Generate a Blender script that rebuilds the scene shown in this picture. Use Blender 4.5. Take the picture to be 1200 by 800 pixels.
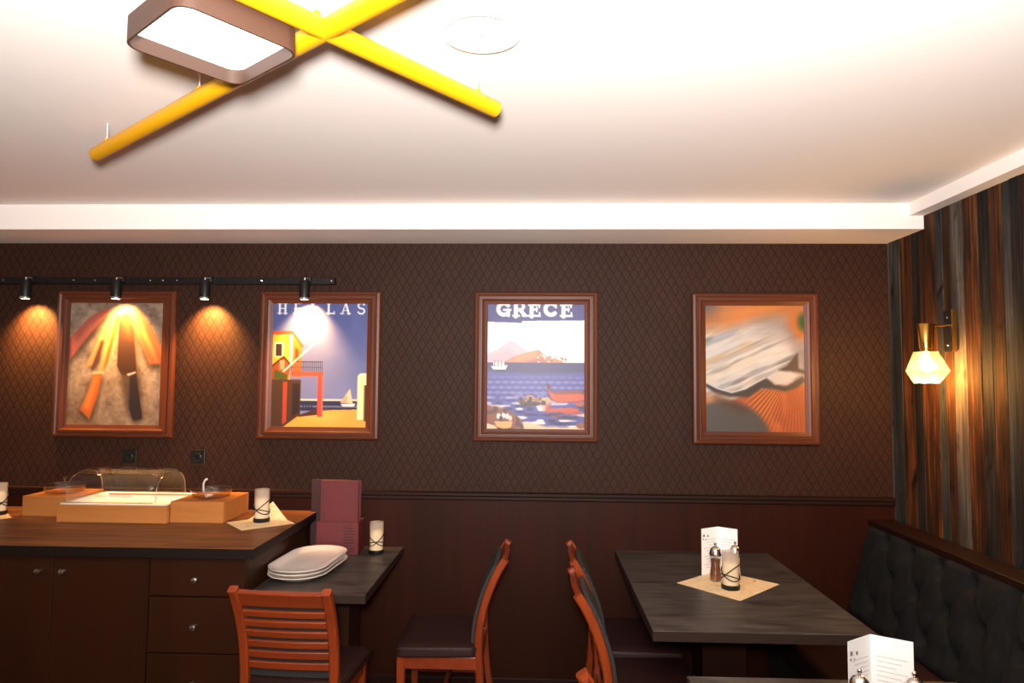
import bpy, bmesh, math, random
import numpy as np
from mathutils import Matrix, Vector
random.seed(7)
for _o in list(bpy.data.objects):
    bpy.data.objects.remove(_o, do_unlink=True)
SC = bpy.context.scene
COL = SC.collection
PI = math.pi

# ------------------------------------------------------------------ camera
cam_d = bpy.data.cameras.new('camera')
cam_d.sensor_width = 36.0
cam_d.lens = 24.0
cam_d.clip_start = 0.02
cam = bpy.data.objects.new('camera', cam_d)
COL.objects.link(cam)
yaw, pitch, roll = math.atan(.035), math.atan(.0588), .0075
Mc = Matrix.Rotation(yaw, 3, 'Z') @ Matrix.Rotation(pitch, 3, 'X') @ Matrix.Rotation(-roll, 3, 'Y')
rgt, fwd, up = Mc.col[0], Mc.col[1], Mc.col[2]
m4 = Matrix(((rgt.x, up.x, -fwd.x, 0), (rgt.y, up.y, -fwd.y, 0), (rgt.z, up.z, -fwd.z, 0), (0, 0, 0, 1)))
cam.matrix_world = Matrix.Translation((0, 0, 1.635)) @ m4
SC.camera = cam

# ------------------------------------------------------------------ view, world, big lights
SC.view_settings.view_transform = 'Standard'
SC.view_settings.look = 'None'
SC.view_settings.gamma = 1
SC.view_settings.use_curve_mapping = False
SC.view_settings.exposure = 0.0
SC.cycles.max_bounces = 10
SC.cycles.transparent_max_bounces = 16
SC.cycles.sample_clamp_indirect = 6.0
SC.cycles.caustics_reflective = False
SC.cycles.caustics_refractive = False
wd = bpy.data.worlds.new('world')
SC.world = wd
wd.use_nodes = True
wd.node_tree.nodes['Background'].inputs[0].default_value = (1, .9, .8, 1)
wd.node_tree.nodes['Background'].inputs[1].default_value = .01


def lamp(name, typ, loc, target, energy, color, **kw):
    d = bpy.data.lights.new(name, typ)
    d.energy = energy
    d.color = color
    for k, v in kw.items():
        setattr(d, k, v)
    o = bpy.data.objects.new(name, d)
    COL.objects.link(o)
    o.location = loc
    if target is not None:
        o.rotation_euler = (Vector(target) - Vector(loc)).to_track_quat('-Z', 'Y').to_euler()
    return o


# the photographer's flash head, tilted up against the white ceiling
lamp('camera_flash', 'SPOT', (-.02, -.12, 1.80), (-.15, .64, 2.515), 840, (1, .915, .855),
     spot_size=math.radians(168), spot_blend=.85, shadow_soft_size=.10)


# ------------------------------------------------------------------ helpers
def S(r, g, b):
    f = lambda c: (c / 255 / 12.92) if c / 255 <= .04045 else ((c / 255 + .055) / 1.055) ** 2.4
    return (f(r), f(g), f(b), 1)


class NT:
    def __init__(self, name):
        self.m = bpy.data.materials.new(name)
        self.m.use_nodes = True
        self.t = self.m.node_tree
        self.b = self.t.nodes['Principled BSDF']
        self.out = self.t.nodes['Material Output']

    def n(self, typ, **kw):
        nd = self.t.nodes.new(typ)
        for k, v in kw.items():
            setattr(nd, k, v)
        return nd

    def l(self, a, b):
        self.t.links.new(a, b)

    def math(self, op, a, b=None, c=None):
        nd = self.n('ShaderNodeMath', operation=op)
        for i, v in enumerate((a, b, c)):
            if v is None:
                continue
            if isinstance(v, (int, float)):
                nd.inputs[i].default_value = v
            else:
                self.l(v, nd.inputs[i])
        return nd.outputs[0]

    def ramp(self, fac, stops):
        nd = self.n('ShaderNodeValToRGB')
        el = nd.color_ramp.elements
        while len(el) < len(stops):
            el.new(.5)
        for e, (p, c) in zip(el, stops):
            e.position = p
            e.color = c
        self.l(fac, nd.inputs[0])
        return nd.outputs[0]

    def set(self, **kw):
        names = dict(base='Base Color', rough='Roughness', metal='Metallic', spec='Specular IOR Level', coat='Coat Weight',
                     coatr='Coat Roughness', sheen='Sheen Weight', trans='Transmission Weight', ior='IOR', emc='Emission Color', ems='Emission Strength')
        for k, v in kw.items():
            self.b.inputs[names[k]].default_value = v
        return self

    def coords(self, scale=(1, 1, 1)):
        tc = self.n('ShaderNodeTexCoord')
        mp = self.n('ShaderNodeMapping')
        mp.inputs['Scale'].default_value = scale
        self.l(tc.outputs['Object'], mp.inputs[0])
        return mp.outputs[0]

    def noise(self, scale=(1, 1, 1), s=5, detail=5, rough=.55, dist=0):
        nd = self.n('ShaderNodeTexNoise')
        nd.inputs['Scale'].default_value = s
        nd.inputs['Detail'].default_value = detail
        nd.inputs['Roughness'].default_value = rough
        nd.inputs['Distortion'].default_value = dist
        self.l(self.coords(scale), nd.inputs['Vector'])
        return nd.outputs['Fac']

    def bump(self, h, strength=.2, dist=.002):
        nd = self.n('ShaderNodeBump')
        nd.inputs['Strength'].default_value = strength
        nd.inputs['Distance'].default_value = dist
        self.l(h, nd.inputs['Height'])
        self.l(nd.outputs[0], self.b.inputs['Normal'])


def plain(name, c, rough=.5, metal=0, spec=.5, coat=0, **kw):
    n = NT(name)
    n.set(base=c, rough=rough, metal=metal, spec=spec, coat=coat, **kw)
    return n.m


def mottled(name, c1, c2, scale=(1, 1, 1), s=5, rough=.5, spec=.5, detail=6, bump=0, coat=0, lo=.3, hi=.7, dist=0, coatr=.1):
    n = NT(name)
    f = n.noise(scale, s, detail, dist=dist)
    n.l(n.ramp(f, [(lo, c1), (hi, c2)]), n.b.inputs['Base Color'])
    n.set(rough=rough, spec=spec, coat=coat, coatr=coatr)
    if bump:
        n.bump(f, bump)
    return n.m


def glassy(name, tint=(1, 1, 1, 1), gl=.05, edge=1.0, rough=.02):
    """clear thin-walled material: tinted transparency plus a fresnel reflection"""
    n = NT(name)
    n.t.nodes.remove(n.b)
    tr = n.n('ShaderNodeBsdfTransparent')
    tr.inputs[0].default_value = tint
    g = n.n('ShaderNodeBsdfGlossy')
    g.inputs['Roughness'].default_value = rough
    fr = n.n('ShaderNodeLayerWeight')
    fr.inputs[0].default_value = .5
    fac = n.math('MULTIPLY_ADD', n.math('POWER', fr.outputs['Facing'], 4.5), edge * .8, gl)
    mx = n.n('ShaderNodeMixShader')
    n.l(fac, mx.inputs[0])
    n.l(tr.outputs[0], mx.inputs[1])
    n.l(g.outputs[0], mx.inputs[2])
    n.l(mx.outputs[0], n.out.inputs[0])
    return n.m


def emit(name, c, s):
    n = NT(name)
    n.set(base=(0, 0, 0, 1), emc=c, ems=s)
    return n.m


def wallpaper(name):
    n = NT(name)
    tc = n.n('ShaderNodeTexCoord')
    sp = n.n('ShaderNodeSeparateXYZ')
    n.l(tc.outputs['Object'], sp.inputs[0])
    u = n.math('DIVIDE', sp.outputs[0], .0445)
    v = n.math('DIVIDE', sp.outputs[2], .078)
    fa = n.math('FRACT', n.math('ADD', u, v))
    fb = n.math('FRACT', n.math('SUBTRACT', u, v))
    ta = n.math('SUBTRACT', .5, n.math('ABSOLUTE', n.math('SUBTRACT', fa, .5)))
    tb = n.math('SUBTRACT', .5, n.math('ABSOLUTE', n.math('SUBTRACT', fb, .5)))
    edge = n.math('MINIMUM', ta, tb)                      # 0 on the lattice lines, .5 in the middle
    # teardrop: the lattice cell swells towards its upper end
    tilt = n.math('SUBTRACT', fa, fb)
    h = n.math('ADD', n.math('MINIMUM', n.math('MULTIPLY', edge, 5), 1), n.math('MULTIPLY', tilt, .35))
    nz = n.noise((1, 1, 1), 55, 3)
    hh = n.math('ADD', h, n.math('MULTIPLY', nz, .5))
    big = n.noise((1, 1, 1), 2.2, 3)
    c = n.ramp(edge, [(.0, S(39, 22, 15)), (.1, S(48, 29, 21)), (.28, S(55, 35, 27)), (.42, S(46, 28, 21))])
    mx = n.n('ShaderNodeMix', data_type='RGBA', blend_type='MULTIPLY')
    mx.inputs[0].default_value = 1
    n.l(c, mx.inputs[6])
    n.l(n.ramp(n.math('MULTIPLY_ADD', nz, .6, n.math('MULTIPLY', big, .4)), [(.3, (.72, .72, .70, 1)), (.68, (1.12, 1.1, 1.08, 1))]), mx.inputs[7])
    n.l(mx.outputs[2], n.b.inputs['Base Color'])
    n.set(rough=.6, spec=.12)
    n.bump(hh, .24, .003)
    return n.m


def wood(name, c1, c2, along='Z', fine=26, rough=.4, spec=.5, coat=0, bump=.08, lo=.32, hi=.68):
    sc = {'X': (.08, 1, 1), 'Y': (1, .08, 1), 'Z': (1, 1, .08)}[along]
    n = NT(name)
    f = n.noise(sc, fine, 8, .6, .4)
    g = n.noise(sc, fine * .22, 3, .5, .8)
    s = n.math('ADD', n.math('MULTIPLY', f, .55), n.math('MULTIPLY', g, .45))
    n.l(n.ramp(s, [(lo, c1), (hi, c2)]), n.b.inputs['Base Color'])
    n.set(rough=rough, spec=spec, coat=coat, coatr=.2)
    if bump:
        n.bump(f, bump, .001)
    return n.m


MAT = {}
MAT['wallpaper'] = wallpaper('brown_embossed_wallpaper')
MAT['wainscot'] = wood('wainscot_wood', S(34, 12, 6), S(50, 20, 10), 'Z', 14, .5, .12, bump=.03)
MAT['rail'] = wood('rail_wood', S(30, 15, 11), S(42, 22, 16), 'X', 20, .5, .15)
MAT['ledge'] = wood('ledge_wood', S(26, 12, 8), S(36, 18, 12), 'Y', 20, .45, .2)
MAT['paint'] = plain('white_ceiling_paint', S(238, 232, 228), .9, spec=.2)
MAT['floor'] = wood('floor_wood', S(52, 34, 24), S(74, 50, 34), 'Y', 9, .45)
MAT['otherwall'] = plain('beige_wall_paint', S(188, 168, 150), .9, spec=.2)
MAT['cab'] = wood('cabinet_veneer', S(34, 15, 5), S(48, 22, 8), 'Z', 10, .45, .2, bump=.03)
MAT['cabdark'] = plain('cabinet_carcass', S(26, 13, 8), .7)
MAT['counter'] = mottled('counter_laminate', S(70, 42, 24), S(138, 88, 54), (.5, 5, 1), 7, .45, .25, bump=.05, detail=9)
MAT['counteredge'] = plain('counter_edge', S(22, 14, 11), .55, spec=.2)
MAT['slate'] = mottled('slate_laminate', S(30, 27, 25), S(84, 77, 72), (.8, 4.5, 1), 7, .42, .3, bump=.05, lo=.3, hi=.72, detail=9)
MAT['slateedge'] = plain('slate_edge', S(44, 31, 26), .5, spec=.2)
MAT['chair'] = wood('chair_beech', S(104, 38, 13), S(140, 58, 22), 'Z', 22, .3, .5, coat=.25, bump=.02)
MAT['chairx'] = wood('chair_beech_rail', S(104, 38, 13), S(140, 58, 22), 'X', 22, .3, .5, coat=.25, bump=.02)
MAT['leather'] = mottled('dark_brown_leather', S(34, 18, 16), S(46, 26, 23), s=60, rough=.5, spec=.2, bump=.05)
MAT['pad'] = mottled('grey_back_fabric', S(40, 39, 38), S(58, 57, 55), s=140, rough=.95, spec=.2)
MAT['frame'] = wood('frame_wood', S(66, 31, 17), S(92, 46, 26), 'X', 24, .42, .28, coat=.0, bump=.03)
MAT['framev'] = wood('frame_wood_upright', S(66, 31, 17), S(92, 46, 26), 'Z', 24, .42, .28, coat=.0, bump=.03)
MAT['black'] = plain('black_metal', S(22, 21, 21), .4, .3)
MAT['blackplastic'] = plain('black_plastic', S(20, 20, 20), .35)
MAT['chrome'] = plain('chrome', S(225, 220, 214), .2, 1)
MAT['brass'] = plain('brass', S(200, 150, 70), .22, 1)
MAT['yellow'] = plain('yellow_lacquer', S(206, 150, 10), .38)
MAT['lampbrown'] = plain('brown_lamp_frame', S(62, 38, 26), .55)
MAT['bamboo'] = wood('bamboo', S(158, 96, 46), S(186, 124, 66), 'X', 22, .42, .4, bump=.02)
MAT['porcelain'] = plain('white_porcelain', S(232, 222, 212), .14, spec=.5)
MAT['whiteplastic'] = plain('white_tray_plastic', S(236, 230, 222), .3)
MAT['acrylic'] = glassy('clear_acrylic', (.97, .97, .97, 1), .07, 1.0)
MAT['acrylicedge'] = glassy('acrylic_edge', (.9, .88, .85, 1), .35, 1.0, .15)
MAT['glass'] = glassy('clear_glass', (.95, .95, .94, 1), .12, 1.0)
MAT['burgundy'] = mottled('burgundy_board', S(84, 23, 25), S(98, 30, 32), s=90, rough=.55)
MAT['burgundydark'] = plain('burgundy_dark', S(48, 14, 18), .6)
MAT['wax'] = plain('glowing_ivory_wax', S(236, 218, 180), .5, emc=(1, .72, .4, 1), ems=.35)
MAT['card'] = plain('white_card', S(250, 248, 246), .6, spec=.3)
MAT['ink'] = plain('grey_print', S(120, 112, 108), .8)
MAT['inkfaint'] = plain('faint_print', S(205, 200, 196), .8)
MAT['pepper'] = mottled('peppercorns', S(70, 32, 18), S(150, 88, 52), s=220, rough=.8, lo=.4, hi=.6)
MAT['salt'] = mottled('salt_grains', S(206, 186, 172), S(236, 226, 216), s=220, rough=.8)
MAT['velvet'] = None
n = NT('blue_grey_velvet')
f1 = n.noise((1, 1, 1), 16, 6, .65, .6)
n.l(n.ramp(f1, [(.3, S(15, 15, 15)), (.55, S(22, 22, 21)), (.75, S(38, 38, 37))]), n.b.inputs['Base Color'])
n.set(rough=.9, spec=.2, sheen=.0)
n.bump(f1, .15, .004)
MAT['velvet'] = n.m
n = NT('napkin_paper')
f1 = n.noise((1, 1, 1), 24, 3, .5, 1.2)
n.l(n.ramp(f1, [(.30, S(190, 140, 92)), (.38, S(226, 196, 150)), (.6, S(236, 212, 168)), (.7, S(222, 186, 138))]), n.b.inputs['Base Color'])
n.set(rough=.85, spec=.2)
MAT['napkin'] = n.m
# frosted candle glass
n = NT('frosted_candle_glass')
n.set(base=S(226, 214, 200), rough=.35, trans=0)
tl = n.n('ShaderNodeBsdfTranslucent'); tl.inputs[0].default_value = S(236, 226, 212)
trp = n.n('ShaderNodeBsdfTransparent')
m1 = n.n('ShaderNodeMixShader'); m1.inputs[0].default_value = .5
m2 = n.n('ShaderNodeMixShader'); m2.inputs[0].default_value = .6
n.l(n.b.outputs[0], m1.inputs[1]); n.l(tl.outputs[0], m1.inputs[2])
n.l(m1.outputs[0], m2.inputs[1]); n.l(trp.outputs[0], m2.inputs[2])
n.l(m2.outputs[0], n.out.inputs[0])
MAT['frost'] = n.m
# amber shade glass: tinted, partly diffusing
n = NT('amber_shade_glass')
n.t.nodes.remove(n.b)
trp = n.n('ShaderNodeBsdfTransparent'); trp.inputs[0].default_value = (1, .86, .56, 1)
tl = n.n('ShaderNodeBsdfTranslucent'); tl.inputs[0].default_value = (1, .80, .45, 1)
gl = n.n('ShaderNodeBsdfGlossy'); gl.inputs['Roughness'].default_value = .05; gl.inputs[0].default_value = (1, .9, .7, 1)
m1 = n.n('ShaderNodeMixShader'); m1.inputs[0].default_value = .13
m2 = n.n('ShaderNodeMixShader')
fr = n.n('ShaderNodeLayerWeight'); fr.inputs[0].default_value = .5
n.l(n.math('MULTIPLY_ADD', n.math('POWER', fr.outputs['Facing'], 3), .6, .10), m2.inputs[0])
n.l(trp.outputs[0], m1.inputs[1]); n.l(tl.outputs[0], m1.inputs[2])
n.l(m1.outputs[0], m2.inputs[1]); n.l(gl.outputs[0], m2.inputs[2])
n.l(m2.outputs[0], n.out.inputs[0])
MAT['amber'] = n.m
MAT['led'] = emit('led_panel', (1, .95, .88, 1), 4)
MAT['bulb'] = emit('warm_bulb', (1, .62, .25, 1), 60)
MAT['lens'] = emit('spot_lens', (1, .72, .42, 1), 50)
def plankwood(name, dark, mid, pale):
    n = NT(name)
    oi = n.n('ShaderNodeObjectInfo')
    tc = n.n('ShaderNodeTexCoord')
    ad = n.n('ShaderNodeVectorMath', operation='ADD')
    cb = n.n('ShaderNodeCombineXYZ')
    n.l(n.math('MULTIPLY', oi.outputs['Random'], 37), cb.inputs[2])
    n.l(n.math('MULTIPLY', oi.outputs['Random'], 11), cb.inputs[1])
    n.l(tc.outputs['Object'], ad.inputs[0])
    n.l(cb.outputs[0], ad.inputs[1])

    def nz(scale, s, detail, rough, dist):
        mp = n.n('ShaderNodeMapping')
        mp.inputs['Scale'].default_value = scale
        n.l(ad.outputs[0], mp.inputs[0])
        t = n.n('ShaderNodeTexNoise')
        for a_, v_ in (('Scale', s), ('Detail', detail), ('Roughness', rough), ('Distortion', dist)):
            t.inputs[a_].default_value = v_
        n.l(mp.outputs[0], t.inputs['Vector'])
        return t.outputs['Fac']
    f = nz((1, 1, .03), 85, 8, .7, .4)
    g = nz((1, 1, .16), 9, 4, .6, .6)
    k = nz((1, 1, .5), 13, 2, .5, .3)
    s_ = n.math('ADD', n.math('MULTIPLY', f, .55), n.math('MULTIPLY', g, .45))
    c = n.ramp(s_, [(.38, dark), (.5, mid), (.62, pale)])
    mx = n.n('ShaderNodeMix', data_type='RGBA', blend_type='MULTIPLY')
    mx.inputs[0].default_value = 1
    n.l(c, mx.inputs[6])
    n.l(n.ramp(k, [(.26, (.25, .22, .2, 1)), (.38, (1, 1, 1, 1))]), mx.inputs[7])
    n.l(mx.outputs[2], n.b.inputs['Base Color'])
    n.set(rough=.75, spec=.15)
    n.bump(f, .35, .0015)
    return n.m


PLK = [plankwood('plank_slate', S(26, 25, 24), S(48, 48, 46), S(74, 73, 69)),
       plankwood('plank_dark', S(14, 12, 11), S(28, 25, 23), S(56, 48, 42)),
       plankwood('plank_orange', S(20, 13, 9), S(58, 33, 17), S(112, 66, 34)),
       plankwood('plank_pale', S(44, 40, 36), S(76, 70, 63), S(112, 102, 92)),
       plankwood('plank_brown', S(24, 15, 10), S(50, 30, 18), S(84, 52, 30))]
# printed sheets take their ink from a colour attribute
n = NT('poster_print')
at = n.n('ShaderNodeVertexColor', layer_name='ink')
n.l(at.outputs[0], n.b.inputs['Base Color'])
n.set(rough=.42, spec=.35)
MAT['print'] = n.m


def obj(name, bm, mat, parent=None, loc=None, rot=None, smooth=False):
    me = bpy.data.meshes.new(name)
    if isinstance(bm, bmesh.types.BMesh):
        bmesh.ops.recalc_face_normals(bm, faces=bm.faces)
        bm.to_mesh(me)
        bm.free()
    else:
        me.from_pydata(*bm)
        me.update()
    if smooth:
        for p in me.polygons:
            p.use_smooth = True
        if smooth != 'all':
            try:
                me.set_sharp_from_angle(angle=math.radians(40))
            except Exception:
                pass
    if mat is not None:
        me.materials.append(MAT[mat] if isinstance(mat, str) else mat)
    o = bpy.data.objects.new(name, me)
    COL.objects.link(o)
    if parent is not None:
        o.parent = parent
    if loc is not None:
        o.location = loc
    if rot is not None:
        o.rotation_euler = rot
    return o


def tag(o, label, cat=None, group=None, kind=None):
    if label:
        o['label'] = label
    if cat:
        o['category'] = cat
    if group:
        o['group'] = group
    if kind:
        o['kind'] = kind
    return o


def thing(name, label, cat, loc=(0, 0, 0), rz=0, group=None):
    o = bpy.data.objects.new(name, None)
    o.empty_display_size = .1
    COL.objects.link(o)
    o.location = loc
    o.rotation_euler = (0, 0, rz)
    return tag(o, label, cat, group)


def dup(root, label, loc, rz=0, group=None):
    def cp(o, par):
        c = o.copy()
        COL.objects.link(c)
        c.parent = par
        for ch in [k for k in bpy.data.objects if k.parent == o]:
            cp(ch, c)
        return c
    r = cp(root, None)
    r.location = loc
    r.rotation_euler = (0, 0, rz)
    r['label'] = label
    if group:
        r['group'] = group
    return r


def box(x0, x1, y0, y1, z0, z1, bev=0, seg=2, bm=None):
    t = bmesh.new()
    bmesh.ops.create_cube(t, size=1)
    bmesh.ops.scale(t, vec=(x1 - x0, y1 - y0, z1 - z0), verts=t.verts)
    bmesh.ops.translate(t, vec=((x0 + x1) / 2, (y0 + y1) / 2, (z0 + z1) / 2), verts=t.verts)
    if bev:
        bmesh.ops.bevel(t, geom=list(t.edges), offset=bev, segments=seg, affect='EDGES', profile=.5)
    return merge(bm, t)


def merge(bm, t):
    if bm is None:
        return t
    me = bpy.data.meshes.new('tmp')
    t.to_mesh(me)
    t.free()
    bm.from_mesh(me)
    bpy.data.meshes.remove(me)
    return bm


def lathe(profile, seg=32, bm=None, cap=True, c=(0, 0, 0)):
    t = bmesh.new()
    rings = []
    for r, z in profile:
        if r < 1e-5:
            rings.append([t.verts.new((c[0], c[1], c[2] + z))])
        else:
            rings.append([t.verts.new((c[0] + r * math.cos(2 * PI * k / seg), c[1] + r * math.sin(2 * PI * k / seg), c[2] + z)) for k in range(seg)])
    for a, b in zip(rings, rings[1:]):
        for k in range(seg):
            k2 = (k + 1) % seg
            if len(a) == 1 and len(b) == 1:
                continue
            if len(a) == 1:
                t.faces.new((a[0], b[k], b[k2]))
            elif len(b) == 1:
                t.faces.new((a[k], a[k2], b[0]))
            else:
                t.faces.new((a[k], a[k2], b[k2], b[k]))
    if cap:
        for rg in (rings[0], rings[-1]):
            if len(rg) > 2:
                t.faces.new(rg)
    return merge(bm, t)


def sweep(path, sec, ref=(0, 0, 1), bm=None, closed=False):
    """sweep a 2-D section [(a,b)] along a 3-D path; a runs along ref x tangent, b along the other normal"""
    t = bmesh.new()
    P = [Vector(p) for p in path]
    N = len(P)
    rings = []
    for i in range(N):
        if closed:
            tg = (P[(i + 1) % N] - P[i - 1]).normalized()
        else:
            tg = (P[min(i + 1, N - 1)] - P[max(i - 1, 0)]).normalized()
        a = Vector(ref).cross(tg)
        if a.length < 1e-4:
            a = Vector((1, 0, 0)).cross(tg)
        a.normalize()
        b = tg.cross(a)
        rings.append([t.verts.new(P[i] + a * u + b * v) for u, v in sec])
    K = len(sec)
    for i in range(N if closed else N - 1):
        A, B = rings[i], rings[(i + 1) % N]
        for k in range(K):
            t.faces.new((A[k], A[(k + 1) % K], B[(k + 1) % K], B[k]))
    if not closed:
        t.faces.new(rings[0])
        t.faces.new(rings[-1])
    return merge(bm, t)


def circ(r, n=12):
    return [(r * math.cos(2 * PI * k / n), r * math.sin(2 * PI * k / n)) for k in range(n)]


def rect(w, h, b=.004):
    w, h = w / 2, h / 2
    return [(-w + b, -h), (w - b, -h), (w, -h + b), (w, h - b), (w - b, h), (-w + b, h), (-w, h - b), (-w, -h + b)]


def rrect(w, h, r, n=6):
    pts = []
    for cx, cy, a0 in ((w / 2 - r, h / 2 - r, 0), (-w / 2 + r, h / 2 - r, PI / 2), (-w / 2 + r, -h / 2 + r, PI), (w / 2 - r, -h / 2 + r, 1.5 * PI)):
        for k in range(n + 1):
            a = a0 + k / n * PI / 2
            pts.append((cx + r * math.cos(a), cy + r * math.sin(a)))
    return pts


def loft(rings, bm=None, cap0=True, cap1=True):
    t = bmesh.new()
    V = [[t.verts.new(p) for p in rg] for rg in rings]
    K = len(V[0])
    for A, B in zip(V, V[1:]):
        for k in range(K):
            t.faces.new((A[k], A[(k + 1) % K], B[(k + 1) % K], B[k]))
    if cap0:
        t.faces.new(V[0])
    if cap1:
        t.faces.new(V[-1])
    return merge(bm, t)


def spline(pts, n=8):
    """Catmull-Rom through pts"""
    P = [Vector(p) for p in pts]
    P = [P[0] * 2 - P[1]] + P + [P[-1] * 2 - P[-2]]
    out = []
    for i in range(1, len(P) - 2):
        for k in range(n):
            u = k / n
            a, b, c, d = P[i - 1], P[i], P[i + 1], P[i + 2]
            out.append(.5 * ((2 * b) + (c - a) * u + (2 * a - 5 * b + 4 * c - d) * u * u + (3 * b - a - 3 * c + d) * u ** 3))
    out.append(P[-2])
    return out


# ------------------------------------------------------------------ room shell
WB, WR, WL, WF = 3.70, 1.89, -4.6, -2.6       # back, right, left, wall behind the camera
CZ = 2.517
tag(obj('floor', box(WL, WR, WF, WB, -.1, 0), 'floor'), None, kind='structure')
tag(obj('ceiling', box(WL - .1, WR + .1, WF - .1, WB + .1, CZ, CZ + .12), 'paint'), None, kind='structure')
wb = tag(obj('wall_back', box(WL, WR, WB, WB + .1, 0, CZ), 'wallpaper'), None, kind='structure')
obj('wainscot_panel', box(WL, WR, WB - .012, WB, .08, 1.012), 'wainscot', wb)
tag(obj('trim_1', sweep([(WL, WB, 1.0), (WR, WB, 1.0)], [(0, 0), (-.018, .0), (-.024, .006), (-.024, .02), (-.032, .027), (-.032, .04), (.0, .044)], (0, 0, 1)), 'rail'), None, kind='structure')
tag(obj('baseboard_back', box(WL, WR, WB - .02, WB, 0, .08, .003), 'rail'), None, kind='structure')
tag(obj('wall_left', box(WL - .1, WL, WF, WB + .1, 0, CZ), 'otherwall'), None, kind='structure')
tag(obj('wall_front', box(WL - .1, WR + .1, WF - .1, WF, 0, CZ), 'otherwall'), None, kind='structure')
wr = tag(obj('wall_right', box(WR, WR + .1, WF, WB + .1, 0, CZ), 'cabdark'), None, kind='structure')
# dropped soffit along the back wall and the shallow strip along the right wall
tag(obj('trim_2', box(WL, WR, 3.345, WB, 2.39, CZ, 0), 'paint'), None, kind='structure')
tag(obj('trim_3', box(1.812, WR, WF, 3.345, 2.455, CZ, 0), 'paint'), None, kind='structure')
# upright planks of the right wall, laid out from the corner towards the room
ys = [3.70, 3.675, 3.575, 3.465, 3.39, 3.264, 3.202, 3.141, 3.048, 2.948, 2.879, 2.798, 2.75, 2.69]
ks = [3, 0, 2, 1, 2, 0, 4, 3, 2, 1, 2, 0, 1]
rp = random.Random(3)
while ys[-1] > WF + .1:
    ys.append(max(WF, ys[-1] - rp.choice([.05, .065, .08, .1, .12])))
    c = rp.choice([0, 1, 2, 3, 4])
    while c == ks[-1]:
        c = rp.choice([0, 1, 2, 3, 4])
    ks.append(c)
for i in range(len(ys) - 1):
    a, b = ys[i + 1], ys[i]
    d = .006 + .005 * rp.random()
    bm = box(-d, 0, -(b - a) / 2 + .0008, (b - a) / 2 - .0008, -1.25, 1.2, .0016, 1)
    obj('plank', bm, PLK[ks[i]], wr, (WR, (a + b) / 2, 1.255 + .003 * rp.random()))

# ------------------------------------------------------------------ bench along the right wall
bn = thing('upholstered_bench', 'long tufted blue-grey velvet bench with dark wooden ledge along the plank wall', 'bench', (1.6, 2.3, 0))
by0, by1 = .9, 3.686
off = Vector((-1.6, -2.3, 0))


def bobj(name, bm, mat, **kw):
    bmesh.ops.translate(bm, vec=off, verts=bm.verts)
    return obj(name, bm, mat, bn, **kw)


bobj('ledge', box(1.742, 1.878, by0, by1, .903, .93, .003), 'ledge')
# backrest shell (prism leaning back) and dark base
loftr = [[(x, y, z) for x, z in ((1.77, .903), (1.878, .903), (1.878, .10), (1.66, .10), (1.66, .44))] for y in (by0, by1)]
bobj('back_shell', loft(loftr), 'rail')
bobj('base', box(1.22, 1.66, by0, by1, .0, .34, .004), 'cabdark')
bobj('seat_cushion', box(1.17, 1.665, by0, by1, .34, .46, .025, 3), 'leather')


def back_panel(ya, yb, seed):
    """tufted panel between ya and yb; leaning from x=1.61 (z .46) to x=1.745 (z .905)"""
    ny, nz = int((yb - ya) / .0085), 56
    rr = random.Random(seed)
    bt = []
    s = .221
    for row, z in enumerate((.845, .695, .545)):
        y0 = 3.478 if row % 2 == 0 else 3.375
        k = 0
        while y0 - k * s > by0:
            yy = y0 - k * s
            if ya + .04 < yy < yb - .04:
                bt.append((yy, z))
            k += 1
    vs, fs = [], []
    for j in range(nz + 1):
        z = .455 + (.903 - .455) * j / nz
        for i in range(ny + 1):
            y = ya + (yb - ya) * i / ny
            ed = min((y - ya), (yb - y)) / .03
            et = min(z - .455, .903 - z) / .03
            h = .042 * min(1, max(0, ed)) ** .5 * (.55 + .45 * min(1, max(0, et)) ** .5)
            # dimples and diagonal pleats between buttons
            for (q, w) in bt:
                d = math.hypot(y - q, z - w)
                if d < .16:
                    h -= .030 * math.exp(-(d / .026) ** 2) + .012 * math.exp(-(d / .06) ** 2)
                    dy, dz = abs(y - q), abs(z - w)
                    if d > 1e-4 and dy < .112 and dz < .152:
                        lat = abs(dy * .152 - dz * .11) / .1876
                        h -= .0035 * math.exp(-(lat / .010) ** 2)
            h += .0022 * math.sin(37 * y + 23 * z + seed) * math.sin(29 * z - 17 * y)
            base = 1.655 + (1.775 - 1.655) * (z - .455) / (.903 - .455)
            vs.append((base - h, y, z + h * .2))
    for j in range(nz):
        for i in range(ny):
            a = j * (ny + 1) + i
            fs.append((a, a + 1, a + ny + 2, a + ny + 1))
    vs = [tuple(Vector(v) + off) for v in vs]
    p = obj('back_cushion', (vs, [], fs), 'velvet', bn, smooth='all')
    for (q, w) in bt:
        base = 1.655 + (1.775 - 1.655) * (w - .455) / (.903 - .455)
        b = lathe([(0, -.004), (.008, -.003), (.011, .001), (.008, .005), (0, .006)], 12)
        o = obj('button', b, 'velvet', p, tuple(Vector((base - .004, q, w)) + off), (0, -PI / 2 + .28, 0), True)


back_panel(2.575, 3.684, 1)
back_panel(1.44, 2.565, 2)
back_panel(.905, 1.43, 3)

# ------------------------------------------------------------------ tables
GT = 'slate-topped dining tables'


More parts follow.
